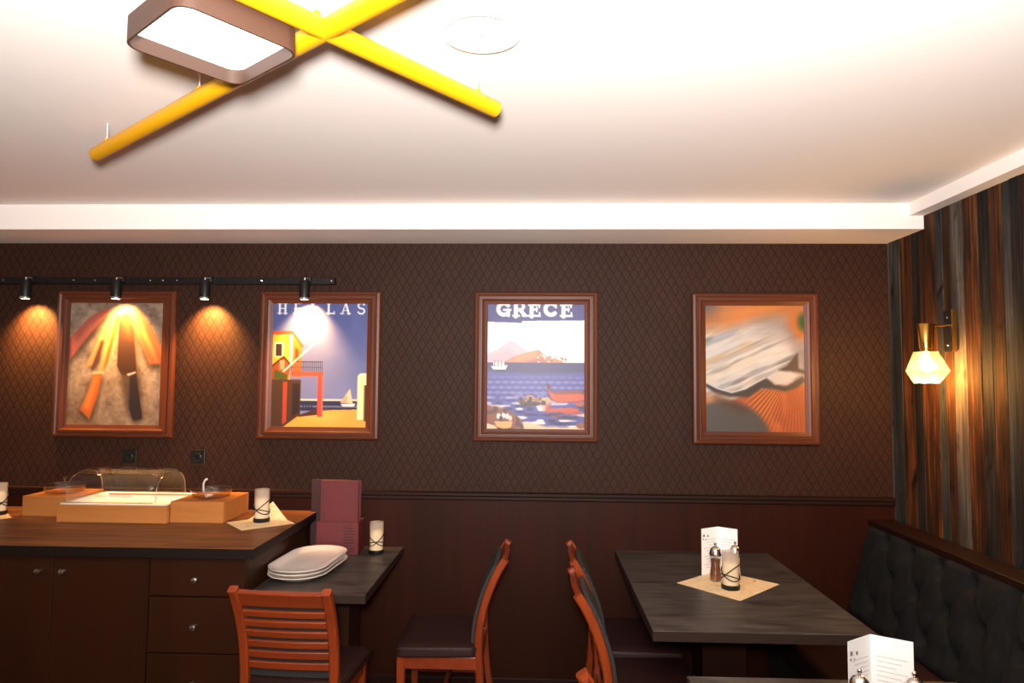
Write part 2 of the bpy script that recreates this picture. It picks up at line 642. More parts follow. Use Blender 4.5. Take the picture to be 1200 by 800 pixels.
def table(label, cx, cy, w, l, z=.75, ped=.19, pedy=0):
    t = thing('dining_table', label, 'table', (cx, cy, 0), 0, GT)
    obj('tabletop', box(-w / 2, w / 2, -l / 2, l / 2, z - .036, z, .002, 1), 'slate', t)
    obj('edge_band', loft([[(x * (w / 2 + .0012) , y * (l / 2 + .0012), zz) for x, y in ((-1, -1), (1, -1), (1, 1), (-1, 1))] for zz in (z - .0365, z - .0015)], cap0=True, cap1=False), 'slateedge', t)
    obj('pedestal', box(-ped / 2, ped / 2, pedy - ped / 2, pedy + ped / 2, .03, z - .05, .003), 'cab', t)
    obj('mounting_plate', box(-.2, .2, pedy - .2, pedy + .2, z - .05, z - .036), 'black', t)
    obj('base_plate', box(-.24, .24, pedy - .3, pedy + .3, .0, .03, .004), 'black', t)
    return t


table('dark slate dining table by the back wall with two chairs pushed in', .822, 3.098, .795, 1.17, pedy=.05)
table('dark slate dining table cut off by the bottom edge of the picture', .862, 1.55, .80, 1.18)
table('narrow dark slate table standing against the side of the buffet counter', -.945, 3.27, .49, .825)

# ------------------------------------------------------------------ buffet counter
CT = .935
ctop = obj('worktop', box(-3.32, -1.165, 2.835, 3.686, CT - .042, CT, .002, 1), 'counter')
ctop.location = (0, 0, 0)
tag(ctop, 'brown laminate worktop running over the buffet cabinets', 'worktop')
obj('front_edge', box(-3.3205, -1.1645, 2.8335, 2.8355, CT - .0425, CT - .0015), 'counteredge', ctop)
obj('side_edge', box(-1.1655, -1.1635, 2.8335, 3.686, CT - .0425, CT - .0015), 'counteredge', ctop)


def knob(par, x, z, y):
    b = lathe([(.006, 0), (.006, .010), (.0125, .014), (.0145, .020), (.012, .027), (.006, .030), (0, .0305)], 20)
    return obj('knob', b, 'chrome', par, (x, y, z), (PI / 2, 0, 0), True)


def carcass(label, x0, x1):
    t = thing('base_cabinet', label, 'cabinet', ((x0 + x1) / 2, 3.28, 0), 0, 'buffet base cabinets')
    w = (x1 - x0) / 2
    obj('body', box(-w + .001, w - .001, -.392, .40, .09, CT - .043), 'cab' if x1 > -1.3 else 'cabdark', t)
    obj('plinth', box(-w + .001, w - .001, -.35, .40, 0, .09), 'cabdark', t)
    return t, w


FY = -.412
for lab, x0, x1 in (('two-door dark wood cabinet in the middle of the buffet counter', -2.449, -1.619),
                    ('two-door dark wood cabinet at the far left end of the buffet counter', -3.28, -2.449)):
    t, w = carcass(lab, x0, x1)
    for s in (-1, 1):
        d = obj('door', box(-w + .003 if s < 0 else .002, -.002 if s < 0 else w - .003, FY, FY + .019, .10, CT - .05, .0015, 1), 'cab', t)
        knob(d, s * .052, .825, FY)
t, w = carcass('dark wood drawer cabinet at the right end of the buffet counter', -1.619, -1.207)
for z0, z1, kz in ((.729, CT - .05, .80), (.496, .723, .608), (.262, .490, .376), (.10, .256, .178)):
    d = obj('drawer', box(-w + .003, w - .002, FY, FY + .019, z0, z1, .0015, 1), 'cab', t)
    knob(d, -.003, kz, FY)

# ------------------------------------------------------------------ chairs
def make_chair(label, loc, rz):
    t = thing('dining_chair', label, 'chair', loc, rz, 'wooden slat-back dining chairs')
    prof = spline([(0, -.235, 0), (0, -.195, .22), (0, -.178, .44), (0, -.188, .58), (0, -.222, .70), (0, -.262, .79), (0, -.296, .845)], 6)
    yat = lambda z: min(prof, key=lambda p: abs(p.z - z)).y if False else float(np.interp(z, [p.z for p in prof], [p.y for p in prof]))
    for s in (-1, 1):
        # stiles splay a little towards the top
        path = [(s * (.176 + .006 * (p.z / .845)), p.y, p.z) for p in prof]
        obj('stile', sweep(path, rect(.036, .034, .006), (0, 1, 0)), 'chair', t, smooth=True)
        obj('leg', loft([[(s * .182 + a * k, .165 + b * k, z) for a, b in rect(.038, .038, .005)] for z, k in ((0, .8), (.40, 1), (.42, 1))]), 'chair', t)
        obj('seat_rail', box(s * .185 - .012, s * .185 + .012, -.17, .15, .365, .420, .003), 'chairx', t)
        obj('side_stretcher', box(s * .183 - .009, s * .183 + .009, -.19, .15, .20, .228, .003), 'chairx', t)
    obj('front_rail', box(-.165, .165, .155, .177, .365, .420, .003), 'chairx', t)
    obj('rear_rail', box(-.165, .165, -.19, -.170, .365, .420, .003), 'chairx', t)
    obj('cross_stretcher', box(-.175, .175, -.02, .0, .205, .225, .003), 'chairx', t)

    def bowed(z0, z1, th, fwd=0):
        zc = (z0 + z1) / 2
        pts = []
        for k in range(13):
            u = -1 + k / 6
            pts.append((u * .163, yat(zc) - .009 * (1 - u * u) + fwd, zc))
        slope = math.atan2(yat(z1) - yat(z0), z1 - z0)
        sec = [(a * math.cos(slope) + b * math.sin(slope), -a * math.sin(slope) + b * math.cos(slope)) for a, b in rect(th, z1 - z0, .003)]
        return sweep(pts, sec, (0, 0, 1))
    obj('crest_rail', bowed(.774, .842, .022), 'chairx', t, smooth=True)
    for z in (.756, .713, .670, .627, .584, .541):
        obj('slat', bowed(z - .0295, z, .013), 'chairx', t, smooth=True)
    # upholstered pad on the front of the slats
    rings = []
    for k in range(13):
        z = .475 + (.815 - .475) * k / 12
        sh = .6 + .4 * min(1, math.sin(PI * k / 12) * 3)
        rg = []
        y0 = yat(z) + .020
        for u in range(11):
            x = (-1 + u / 5) * .178
            rg.append((x, y0 - .009 * (1 - (x / .178) ** 2), z))
        for u in range(11):
            x = (1 - u / 5) * .178
            e = (1 - (x / .178) ** 4)
            rg.append((x, y0 + .014 + .012 * e * sh - .012 * (1 - (x / .178) ** 2), z))
        rings.append(rg)
    obj('back_pad', loft(rings), 'pad', t, smooth=True)
    # cushion: rounded, slightly domed
    rings = []
    for z, k in ((.421, .97), (.427, 1.0), (.455, 1.0), (.464, .985), (.470, .93), (.474, .75), (.475, .4)):
        rg = []
        for x, y in rrect(.43 * k, .365 * k, .03 * k + .002, 5):
            rg.append((x * (1 + .035 * y / .19), y + .008, z))
        rings.append(rg)
    seat = obj('seat_cushion', loft(rings), 'leather', t, smooth=True)
    pth = [(x * (1 + .035 * y / .19), y + .008, .457) for x, y in rrect(.432, .367, .031, 5)]
    obj('piping', sweep(pth, circ(.0035, 8), (0, 0, 1), closed=True), 'leather', seat, smooth=True)
    return t


c0 = make_chair('orange-brown wooden chair seen from behind, its slats facing the camera', (-.943, 2.880, 0), math.radians(-3))
dup(c0, 'wooden chair seen side-on, standing alone and facing the narrow table by the counter', (-.425, 3.275, 0), PI / 2)
dup(c0, 'wooden chair closest to the back wall, pushed under the dining table', (.463, 3.27, 0), -PI / 2)
dup(c0, 'wooden chair nearer the camera of the two pushed under the back dining table', (.452, 2.79, 0), -PI / 2 + .02)
dup(c0, 'wooden chair at the bottom edge of the picture of which only the top shows', (.425, 1.735, 0), -PI / 2)

# ------------------------------------------------------------------ posters (ink rasters)
class Ink:
    def __init__(self, bg, nx=150, ny=194):
        self.nx, self.ny = nx, ny
        self.u, self.v = np.meshgrid((np.arange(nx)) / (nx - 1), (np.arange(ny)) / (ny - 1))
        self.a = np.zeros((ny, nx, 3)) + np.array(bg, float)
        self.rng = np.random.RandomState(5)

    def noise(self, sx, sy, seed=0):
        r = np.random.RandomState(seed)
        g = r.rand(sy + 2, sx + 2)
        x, y = self.u * sx, self.v * sy
        i, j = x.astype(int), y.astype(int)
        fx, fy = x - i, y - j
        fx, fy = fx * fx * (3 - 2 * fx), fy * fy * (3 - 2 * fy)
        return (g[j, i] * (1 - fx) + g[j, i + 1] * fx) * (1 - fy) + (g[j + 1, i] * (1 - fx) + g[j + 1, i + 1] * fx) * fy

    def inside(self, pts, u, v):
        ins = np.zeros(u.shape, bool)
        n_ = len(pts)
        for k in range(n_):
            x1, y1 = pts[k]
            x2, y2 = pts[(k + 1) % n_]
            if y1 == y2:
                continue
            c = ((y1 > v) != (y2 > v)) & (u < (x2 - x1) * (v - y1) / (y2 - y1) + x1)
            ins ^= c
        return ins

    def cover(self, pts, soft=0):
        dx, dy = .25 / self.nx, .25 / self.ny
        if soft:
            acc = np.zeros(self.u.shape)
            K = 5
            for i in range(K):
                for j in range(K):
                    acc += self.inside(pts, self.u + (i / (K - 1) - .5) * 2 * soft, self.v + (j / (K - 1) - .5) * 2 * soft)
            return acc / (K * K)
        acc = 0.
        for sx in (-1, 1):
            for sy in (-1, 1):
                acc = acc + self.inside(pts, self.u + sx * dx, self.v + sy * dy)
        return acc / 4

    def mix(self, m, col):
        m = np.clip(m, 0, 1)[..., None]
        self.a = self.a * (1 - m) + np.array(col, float) * m

    def poly(self, pts, col, soft=0, k=1.):
        self.mix(self.cover(pts, soft) * k, col)

    def rect(self, x0, y0, x1, y1, col):
        self.poly([(x0, y0), (x1, y0), (x1, y1), (x0, y1)], col)

    def line(self, pts, w, col, k=1., aspect=1.3):
        m = np.zeros(self.u.shape)
        px = 1. / self.nx
        for (x1, y1), (x2, y2) in zip(pts, pts[1:]):
            ax, ay, bx_, by_ = x1, y1 * aspect, x2, y2 * aspect
            L = (bx_ - ax) ** 2 + (by_ - ay) ** 2 + 1e-12
            t_ = np.clip(((self.u - ax) * (bx_ - ax) + (self.v * aspect - ay) * (by_ - ay)) / L, 0, 1)
            d = np.hypot(self.u - ax - t_ * (bx_ - ax), self.v * aspect - ay - t_ * (by_ - ay))
            m = np.maximum(m, np.clip((w / 2 - d) / px + .5, 0, 1))
        self.mix(m * k, col)

    def ell(self, cx, cy, rx, ry, col, soft=.15, k=1.):
        d = np.hypot((self.u - cx) / rx, (self.v - cy) / ry)
        self.mix(np.clip((1 - d) / soft, 0, 1) * k, col)


def arc(cx, cy, rx, ry, a0, a1, n=14):
    return [(cx + rx * math.cos(math.radians(a0 + (a1 - a0) * k / n)), cy + ry * math.sin(math.radians(a0 + (a1 - a0) * k / n))) for k in range(n + 1)]


def paint_knives():
    I = Ink((150, 132, 116))
    nz = I.noise(9, 12, 1) * .5 + I.noise(30, 40, 2) * .3 + I.noise(70, 90, 3) * .2
    I.mix(np.clip((nz - .45) * 3, 0, 1), (182, 164, 146))
    I.mix(np.clip((.42 - nz) * 3, 0, 1), (112, 92, 78))
    I.mix(np.clip((I.v - .5) * 1.2, 0, .5) * I.noise(5, 7, 4), (120, 90, 66))
    sh = (70, 55, 46)
    for p in ([(0, .5), (.0, .33), (.36, .08), (.46, .07), (.14, .38)], [(.6, .08), (.72, .05), (1, .42), (1, .53), (.88, .53), (.74, .33)]):
        I.poly([(x, y + .02) for x, y in p], sh, .03, .7)
    I.poly([(0, .48), (0, .29), (.20, .12), (.36, .05), (.46, .05), (.30, .17), (.14, .34)], (184, 104, 90), .008)
    I.poly([(.05, .36), (.2, .18), (.38, .07), (.3, .17), (.12, .34)], (208, 122, 98), .02)
    I.poly([(.58, .06), (.72, .05), (.88, .2), (1, .37), (1, .5), (.87, .5), (.82, .4), (.72, .26)], (192, 114, 80), .008)
    I.poly([(.7, .1), (.95, .36), (.93, .46), (.8, .3)], (222, 140, 86), .03)
    g = I.cover([(.58, .06), (.72, .05), (1, .37), (1, .5), (.87, .5), (.72, .26)]) * (np.sin(60 * (I.u * 1.1 - I.v * .7)) * .5 + .5)
    I.mix(g * .3, (150, 62, 36))
    # pale carved blade
    I.poly([(.50, .04), (.60, .06), (.45, .32), (.30, .55), (.19, .54)], sh, .03, .6)
    I.poly([(.42, .08), (.56, .04), (.52, .25), (.40, .57), (.33, .57), (.36, .40), (.29, .52), (.19, .52)], (204, 154, 104), .008)
    I.poly([(.34, .31), (.38, .31), (.33, .48), (.27, .56), (.24, .55)], (92, 66, 56), .012)
    I.poly([(.50, .1), (.54, .1), (.42, .5), (.37, .57)], (176, 92, 44), .012)
    I.poly([(.26, .57), (.38, .565), (.385, .585), (.27, .59)], (226, 186, 140), .006)
    I.poly([(.28, .62), (.39, .60), (.30, .94), (.24, .99), (.12, .90)], sh, .03, .8)
    I.poly([(.28, .59), (.37, .585), (.33, .76), (.25, .96), (.14, .875), (.22, .74)], (186, 104, 58), .006)
    I.poly([(.29, .6), (.33, .6), (.24, .88), (.18, .86)], (226, 136, 70), .02)
    # dark knife
    I.poly([(.53, .14), (.62, .08), (.70, .22), (.76, .56), (.83, .96), (.74, 1), (.65, .9), (.56, .62)], sh, .03, .7)
    I.poly([(.53, .16), (.58, .085), (.64, .10), (.69, .24), (.735, .555), (.66, .60), (.57, .585), (.525, .52)], (74, 52, 44), .006)
    I.poly([(.55, .14), (.6, .09), (.66, .18), (.68, .3), (.6, .26)], (140, 70, 44), .03)
    I.poly([(.63, .585), (.725, .565), (.73, .575), (.65, .60)], (214, 196, 180), .005)
    I.poly([(.665, .60), (.735, .58), (.80, .86), (.82, .95), (.72, .965), (.67, .86)], (58, 50, 52), .006)
    return I


def paint_hellas():
    I = Ink((92, 102, 158))
    I.mix(np.clip((I.v - .1) * 1.1, 0, 1), (138, 146, 190))
    I.mix((I.noise(8, 10, 8) - .5) * .2, (170, 170, 205))
    # far shore, sea
    I.rect(.25, .775, .97, .792, (236, 204, 190))
    I.rect(.25, .79, .97, .87, (56, 60, 92))
    I.rect(.25, .83, .97, .842, (120, 124, 160))
    # ground
    I.poly([(.08, 1.01), (.26, .915), (.6, .865), (1.01, .855), (1.01, 1.01)], (232, 178, 84), 0)
    I.poly([(.3, .93), (.55, .88), (.8, .9), (.6, .97)], (244, 200, 108), .03, .7)
    I.poly([(.26, .915), (.5, .85), (.53, .9), (.3, .92)], (90, 54, 46))
    # yellow house
    I.poly([(0, .255), (.19, .255), (.19, .62), (0, .62)], (232, 172, 66))
    I.poly([(.18, .25), (.215, .25), (.215, .5), (.18, .5)], (246, 232, 206))
    I.poly([(.215, .245), (.31, .345), (.31, .6), (.215, .6)], (204, 116, 48))
    I.poly([(.24, .36), (.275, .38), (.275, .48), (.24, .46)], (120, 62, 40))
    I.poly([(0, .225), (.21, .225), (.33, .35), (.31, .36), (.21, .25), (0, .255)], (196, 84, 48))
    I.rect(.02, .315, .12, .435, (248, 240, 214))
    I.rect(.035, .33, .1, .43, (70, 48, 46))
    # small gable with green panel
    I.poly([(0, .50), (.12, .43), (.20, .50), (.17, .63), (0, .63)], (150, 82, 44))
    I.poly([(0, .50), (.12, .425), (.21, .50), (.19, .505), (.12, .445), (0, .52)], (92, 48, 30))
    I.rect(.08, .465, .13, .54, (226, 150, 120))
    I.poly([(.03, .54), (.16, .58), (.155, .625), (.02, .61)], (82, 92, 38))
    # lower dark building and red pillar
    I.poly([(0, .62), (.31, .62), (.31, .90), (.12, 1.01), (0, 1.01)], (88, 62, 46))
    I.poly([(.22, .65), (.30, .65), (.30, .88), (.22, .92)], (60, 42, 40))
    I.poly([(.12, .64), (.165, .64), (.165, .96), (.12, .985)], (190, 76, 54))
    # balcony
    for k in range(17):
        x = .21 + k * .02
        I.line([(x, .475), (x, .56)], .006, (52, 50, 66))
    I.line([(.2, .475), (.53, .475)], .008, (52, 50, 66))
    I.line([(.2, .52), (.53, .52)], .006, (52, 50, 66), .7)
    I.rect(.2, .555, .545, .59, (206, 88, 70))
    I.rect(.485, .585, .545, .92, (206, 84, 74))
    I.rect(.53, .585, .545, .92, (226, 120, 100))
    for x in (.34, .37, .40, .43):
        I.line([(x, .83), (x, .865)], .012, (46, 44, 70))
    I.line([(.12, .555), (.45, .32)], .014, (246, 236, 226))
    # sailboat
    I.poly([(.73, .805), (.83, .69), (.86, .81)], (232, 206, 176))
    I.poly([(.73, .805), (.80, .735), (.80, .81)], (206, 170, 140))
    I.poly([(.73, .815), (.89, .81), (.87, .835), (.76, .835)], (250, 244, 236))
    # white column at the right
    I.poly([(.905, .94), (.905, .60)] + [(.905 + .05 * (1 - math.cos(a)), .60 - .035 * math.sin(a)) for a in (.4, .8, 1.2, 1.57)] + [(1.01, .565), (1.01, .94)], (246, 240, 190))
    I.rect(.975, .66, 1.01, .95, (70, 62, 46))
    I.rect(.965, .66, .98, .94, (216, 206, 120))
    # H E L L A S
    W, w1, w2 = (250, 248, 250), .020, .009
    t0, t1 = -.005, .083

    def st(x1, y1, x2, y2, w=w1):
        I.line([(x1, y1), (x2, y2)], w, W)
    for c in (.065, .125):
        st(c, t0, c, t1)
        for y in (t0 + .004, t1 - .003):
            st(c - .022, y, c + .022, y, w2)
    st(.065, .04, .125, .04, w2)
    st(.235, t0, .235, t1)
    for y, e in ((t0 + .004, .29), (.04, .275), (t1 - .003, .295)):
        st(.22, y, e, y, .012)
    for c in (.415, .585):
        st(c, t0, c, t1)
        st(c - .02, t1 - .003, c + .06, t1 - .003, .012)
        st(c + .06, t1 - .02, c + .06, t1, w2)
        st(c - .02, t0 + .004, c + .02, t0 + .004, w2)
    st(.765, t0, .80, t1)
    st(.765, t0, .728, t1, .011)
    st(.742, .055, .785, .055, w2)
    for c in (.728, .80):
        st(c - .02, t1 - .003, c + .02, t1 - .003, w2)
    I.line(arc(.93, .016, .032, .022, -20, -270) + arc(.93, .06, .034, .022, -90, 160), .016, W)
    return I


def paint_grece():
    I = Ink((252, 246, 240))
    # mountain and island
    I.poly([(-.01, .40), (.10, .365), (.24, .29), (.33, .335), (.46, .40), (.46, .475), (-.01, .475)], (234, 196, 208))
    I.poly([(.0, .43), (.2, .36), (.3, .4), (.44, .475), (0, .475)], (226, 178, 190), .02, .7)
    I.poly([(.16, .475), (.26, .425), (.38, .395), (.53, .365), (.58, .40), (.68, .43), (.84, .475)], (206, 142, 116))
    I.poly([(.26, .43), (.38, .40), (.52, .375), (.5, .42), (.3, .455)], (222, 160, 120), .01)
    I.poly([(.4, .46), (.58, .43), (.62, .475), (.4, .475)], (150, 110, 110), .01, .6)
    r_ = random.Random(2)
    for k in range(34):
        x = .5 + .3 * r_.random()
        y = .40 + .06 * r_.random() + .02 * (x - .5)
        I.rect(x, y, x + .012 + .012 * r_.random(), y + .01, r_.choice([(250, 246, 240), (250, 246, 240), (150, 96, 80), (222, 120, 90)]))
    # sea
    I.rect(-.01, .468, 1.01, 1.01, (62, 64, 118))
    I.poly([(-.01, .54), (.5, .56), (1.01, .545), (1.01, 1.01), (-.01, 1.01)], (86, 88, 164), .01)
    wav = np.sin(2 * PI * (I.v * 24 + .28 * np.abs(np.sin(I.u * 40 + np.floor(I.v * 24) * 1.6))))
    m = np.clip((wav - .1) * 2.2, 0, 1) * np.clip((I.v - .55) * 14, 0, 1) * np.clip((.86 - I.v) * 9, 0, 1)
    I.mix(m * .6, (150, 152, 208))
    nz = I.noise(9, 44, 11)
    lo = np.clip((I.v - .70) * 7, 0, 1)
    I.mix(np.clip((nz - .58) * 8, 0, 1) * lo, (238, 228, 226))
    I.mix(np.clip((.34 - nz) * 8, 0, 1) * lo, (52, 50, 100))
    # reflections of the red boat
    nz2 = I.noise(7, 40, 21)
    I.mix(np.clip((nz2 - .42) * 9, 0, 1) * I.cover([(.6, .79), (1, .77), (1, .87), (.85, .9), (.6, .88)], .03), (206, 92, 62))
    # white boat
    I.poly([(.035, .50), (.21, .49), (.19, .525), (.06, .527)], (250, 244, 236))
    I.poly([(.06, .495), (.06, .468), (.17, .466), (.18, .495)], (232, 226, 224))
    for x in (.075, .11, .145, .19):
        I.line([(x, .455), (x, .5)], .008, (120, 100, 110))
    # red boat
    I.poly([(.61, .635), (.65, .64), (.655, .70), (.99, .69), (1.01, .70), (1.01, .765), (.93, .785), (.72, .79), (.655, .76), (.62, .69)], (110, 52, 44))
    I.poly([(.62, .67), (.66, .71), (1.01, .72), (1.0, .765), (.93, .78), (.72, .785), (.66, .755)], (206, 98, 66))
    I.poly([(.66, .70), (.98, .69), (1.0, .715), (.7, .725)], (146, 78, 60))
    # rocks in the water
    for x, y, a, b, c in ((.38, .785, .06, .03, (116, 84, 74)), (.44, .76, .06, .035, (186, 150, 126)), (.53, .775, .06, .03, (160, 124, 100)), (.60, .77, .06, .028, (206, 176, 146)), (.46, .80, .10, .02, (74, 60, 70))):
        I.ell(x, y, a, b, c, .2)
    I.mix(np.clip((I.noise(40, 50, 31) - .55) * 6, 0, 1) * I.cover([(.33, .75), (.66, .74), (.66, .81), (.36, .82)]), (70, 52, 52))
    # foreground rocks, sand, basket
    I.poly([(.25, 1.01), (.4, .945), (.6, .975), (.9, .985), (1.01, .96), (1.01, 1.01)], (236, 206, 170), .01)
    I.poly([(-.01, .81), (.13, .83), (.24, .86), (.36, .93), (.38, 1.0), (-.01, 1.01)], (142, 86, 66), .01)
    I.mix(np.clip((I.noise(22, 30, 41) - .5) * 6, 0, 1) * I.cover([(-.01, .81), (.13, .83), (.24, .86), (.36, .93), (.38, 1.0), (-.01, 1.01)]), (96, 54, 48))
    I.ell(.97, .97, .06, .03, (150, 100, 76), .3)
    I.poly([(.07, .93), (.27, .93), (.25, .99), (.18, 1.0), (.1, .985)], (222, 178, 112))
    I.line([(.07, .935), (.27, .935)], .014, (130, 84, 50))
    for x, y, c in ((.12, .9, (250, 244, 240)), (.17, .895, (244, 240, 240)), (.21, .9, (250, 246, 240)), (.24, .915, (226, 210, 200)), (.145, .92, (80, 56, 60))):
        I.ell(x, y, .025, .028, c, .4)
    I.poly([(-.01, .955), (.08, .975), (.12, 1.01), (-.01, 1.01)], (232, 204, 170))
    # title band and lettering
    I.poly([(-.01, -.01), (1.01, -.01), (1.01, .128), (.36, .135), (.35, .15), (-.01, .142)], (62, 62, 132))
    W = (252, 250, 248)
    t0, t1 = -.022, .098
    w = .042

    def st(x1, y1, x2, y2, ww=w):
        I.line([(x1, y1), (x2, y2)], ww, W)
    # G
    I.line(arc(.165, .038, .058, .046, -40, -330 + 30), w, W)
    st(.165, .045, .235, .045, .022)
    st(.213, .045, .213, .09, .034)
    # R
    st(.29, t0, .29, t1)
    st(.262, t1 - .006, .325, t1 - .006, .02)
    I.line([(.29, -.01)] + arc(.335, .016, .035, .028, -90, 90) + [(.29, .044)], .032, W)
    st(.335, .046, .385, .088, .038)
    st(.362, t1 - .006, .412, t1 - .006, .02)
    # E, E
    for c in (.455, .785):
        st(c, t0, c, t1)
        st(c - .028, t1 - .006, c + .085, t1 - .006, .022)
        st(c + .082, t1 - .032, c + .082, t1 - .006, .016)
        st(c, .04, c + .055, .04, .022)
        st(c + .052, .024, c + .052, .058, .014)
        st(c - .028, .004, c + .08, .004, .022)
        st(c + .078, .004, c + .078, .024, .016)
    # C
    I.line(arc(.655, .038, .058, .046, -45, -315), w, W)
    st(.705, -.01, .705, .024, .02)
    return I


def paint_blur():
    I = Ink((196, 190, 184))
    d = I.noise(4, 26, 51)
    # slanted streaks inside the pale shape
    uu, vv = I.u, I.v
    s1 = np.sin(70 * (vv * .9 + .18 * uu) + 5 * I.noise(5, 7, 52))
    I.mix(np.clip(s1, 0, 1) * .28, (232, 226, 220))
    I.mix(np.clip(-s1, 0, 1) * .22, (146, 142, 142))
    q = uu * .35 + vv
    def streak(fr, seed, n_=40):
        g_ = np.random.RandomState(seed).rand(n_ + 3)
        x_ = np.clip(q * fr, 0, n_)
        i_ = x_.astype(int)
        f_ = x_ - i_
        return g_[i_] * (1 - f_) + g_[i_ + 1] * f_
    I.mix(np.clip((streak(26, 61) * .6 + I.noise(5, 7, 53) * .4 - .55) * 4, 0, .45), (220, 184, 128))
    I.mix(np.clip((streak(30, 62) * .6 + I.noise(5, 7, 54) * .4 - .55) * 4, 0, .45), (146, 160, 178))
    I.mix(np.clip((streak(34, 63) * .6 + I.noise(6, 8, 55) * .4 - .5) * 4, 0, .6), (236, 232, 228))
    I.mix(np.clip((streak(36, 64) * .6 + I.noise(6, 8, 56) * .4 - .58) * 4, 0, .6), (112, 108, 106))
    # blurred orange sweep at the top
    I.poly([(-.2, -.2), (1.2, -.2), (1.2, .25), (.95, .22), (.85, .10), (.6, .10), (.3, .16), (.0, .2), (-.2, .22)], (192, 130, 82), .05)
    I.poly([(.1, .12), (.4, .02), (.8, .0), (.7, .07), (.3, .12)], (226, 150, 84), .05)
    I.poly([(-.2, -.2), (.22, -.2), (.1, .06), (-.2, .12)], (112, 104, 104), .06)
    I.poly([(.45, .13), (.7, .08), (.92, .12), (1.0, .3), (.9, .34), (.7, .2), (.5, .2)], (132, 116, 108), .06, .8)
    I.poly([(.3, .2), (.45, .15), (.72, .12), (.9, .22), (.8, .3), (.4, .25)], (196, 190, 188), .06, .7)
    I.poly([(.80, .08), (1.1, .1), (1.1, .3), (.97, .28)], (206, 118, 56), .05)
    I.ell(.99, .13, .08, .10, (62, 106, 66), .7)
    I.poly([(.9, .3), (1.1, .3), (1.1, .6), (.94, .6)], (150, 142, 140), .05)
    # lower orange wood with rays
    I.poly([(.25, .76), (.5, .66), (.72, .66), (.88, .635), (1.1, .60), (1.1, 1.1), (.55, 1.1)], (180, 104, 66), .012)
    ang = np.arctan2(vv - .45, uu - .92)
    ry = np.sin(ang * 95)
    I.mix(np.clip(ry, 0, 1) * .6 * I.cover([(.4, .73), (.62, .63), (.80, .66), (.62, .95), (.5, .88)], .05), (238, 170, 90))
    I.mix(np.clip(-ry, 0, 1) * .5 * I.cover([(.4, .73), (.62, .63), (1, .62), (1, 1), (.6, 1)], .05), (112, 52, 26))
    I.mix(np.clip((I.noise(14, 5, 57) - .55) * 3, 0, .5) * I.cover([(.7, .66), (1, .62), (1, 1), (.66, 1)], .04), (222, 136, 84))
    # toothed dark edge
    I.poly([(0, .615), (.12, .665), (.26, .695), (.40, .665), (.52, .61), (.605, .575), (.63, .585), (.70, .63), (.82, .635), (.92, .585), (.98, .56), (1.01, .6), (.92, .65), (.80, .68), (.66, .66), (.56, .66), (.42, .73), (.25, .73), (.1, .70), (0, .65)], (82, 76, 74), .01)
    I.line([(0, .612), (.12, .66), (.26, .69), (.40, .66), (.52, .605), (.6, .572)], .012, (226, 228, 230), .8)
    I.poly([(.63, .575), (.72, .53), (.85, .53), (.91, .55), (.86, .60), (.78, .625), (.70, .615)], (206, 202, 196), .01)
    I.poly([(.72, .515), (.82, .475), (.90, .40), (.935, .37), (.94, .50), (1.01, .515), (1.01, .54), (.9, .525)], (86, 76, 72), .01)
    # dark blurred disc at the lower left
    I.poly([(-.1, .69), (.1, .715), (.27, .775), (.45, .85), (.3, .9), (-.1, .8)], (190, 140, 104), .03)
    I.ell(.18, 1.08, .50, .34, (96, 92, 90), .12)
    I.poly([(.05, .70), (.3, .76), (.46, .84), (.36, .86), (.1, .76)], (96, 72, 58), .03, .8)
    return I


def poster_frame(label, cx, ink, cz=1.718):
    W_, H_, w, h = .668, .806, .522, .672
    t = thing('framed_poster', label, 'picture', (cx, WB, cz - H_ / 2), 0, 'framed pictures on the wallpaper')
    zc = H_ / 2
    # moulding profile: distance inwards from the outer edge, height off the wall
    pr = [(0, .001), (0, .020), (.006, .028), (.018, .030), (.026, .025), (.030, .025), (.032, .031), (.044, .031), (.048, .024),
          (.058, .020), (.066, .018), ((W_ - w) / 2, .016), ((W_ - w) / 2, .001)]
    OC = [(-W_ / 2, -H_ / 2), (W_ / 2, -H_ / 2), (W_ / 2, H_ / 2), (-W_ / 2, H_ / 2)]
    for k in range(4):
        rings = []
        for (x, z) in (OC[k], OC[(k + 1) % 4]):
            sx, sz = -1 if x > 0 else 1, -1 if z > 0 else 1
            kx, kz = ((W_ - w) / 2), ((H_ - h) / 2)
            rings.append([(x + sx * a, -hh, zc + z + sz * a * kz / kx) for a, hh in pr])
        obj('moulding', loft(rings), 'frame' if k % 2 == 0 else 'framev', t)
    # print
    nx, ny = ink.nx, ink.ny
    xs = np.linspace(-w / 2, w / 2, nx)
    zs = np.linspace(h / 2, -h / 2, ny)
    vs = [(float(x), -.012, zc + float(z)) for z in zs for x in xs]
    fs = [(j * nx + i, (j + 1) * nx + i, (j + 1) * nx + i + 1, j * nx + i + 1) for j in range(ny - 1) for i in range(nx - 1)]
    p = obj('print', (vs, [], fs), 'print', t)
    c = np.clip(ink.a, 0, 255) / 255.
    lin = np.where(c <= .04045, c / 12.92, ((c + .055) / 1.055) ** 2.4)
    lin = .74 * lin ** 1.12
    ca = p.data.color_attributes.new('ink', 'FLOAT_COLOR', 'POINT')
    ca.data.foreach_set('color', np.concatenate([lin.reshape(-1, 3), np.ones((nx * ny, 1))], 1).astype(np.float32).ravel())
    obj('backing_board', box(-w / 2 - .01, w / 2 + .01, -.010, -.001, zc - h / 2 - .01, zc + h / 2 + .01), 'black', t)
    return t


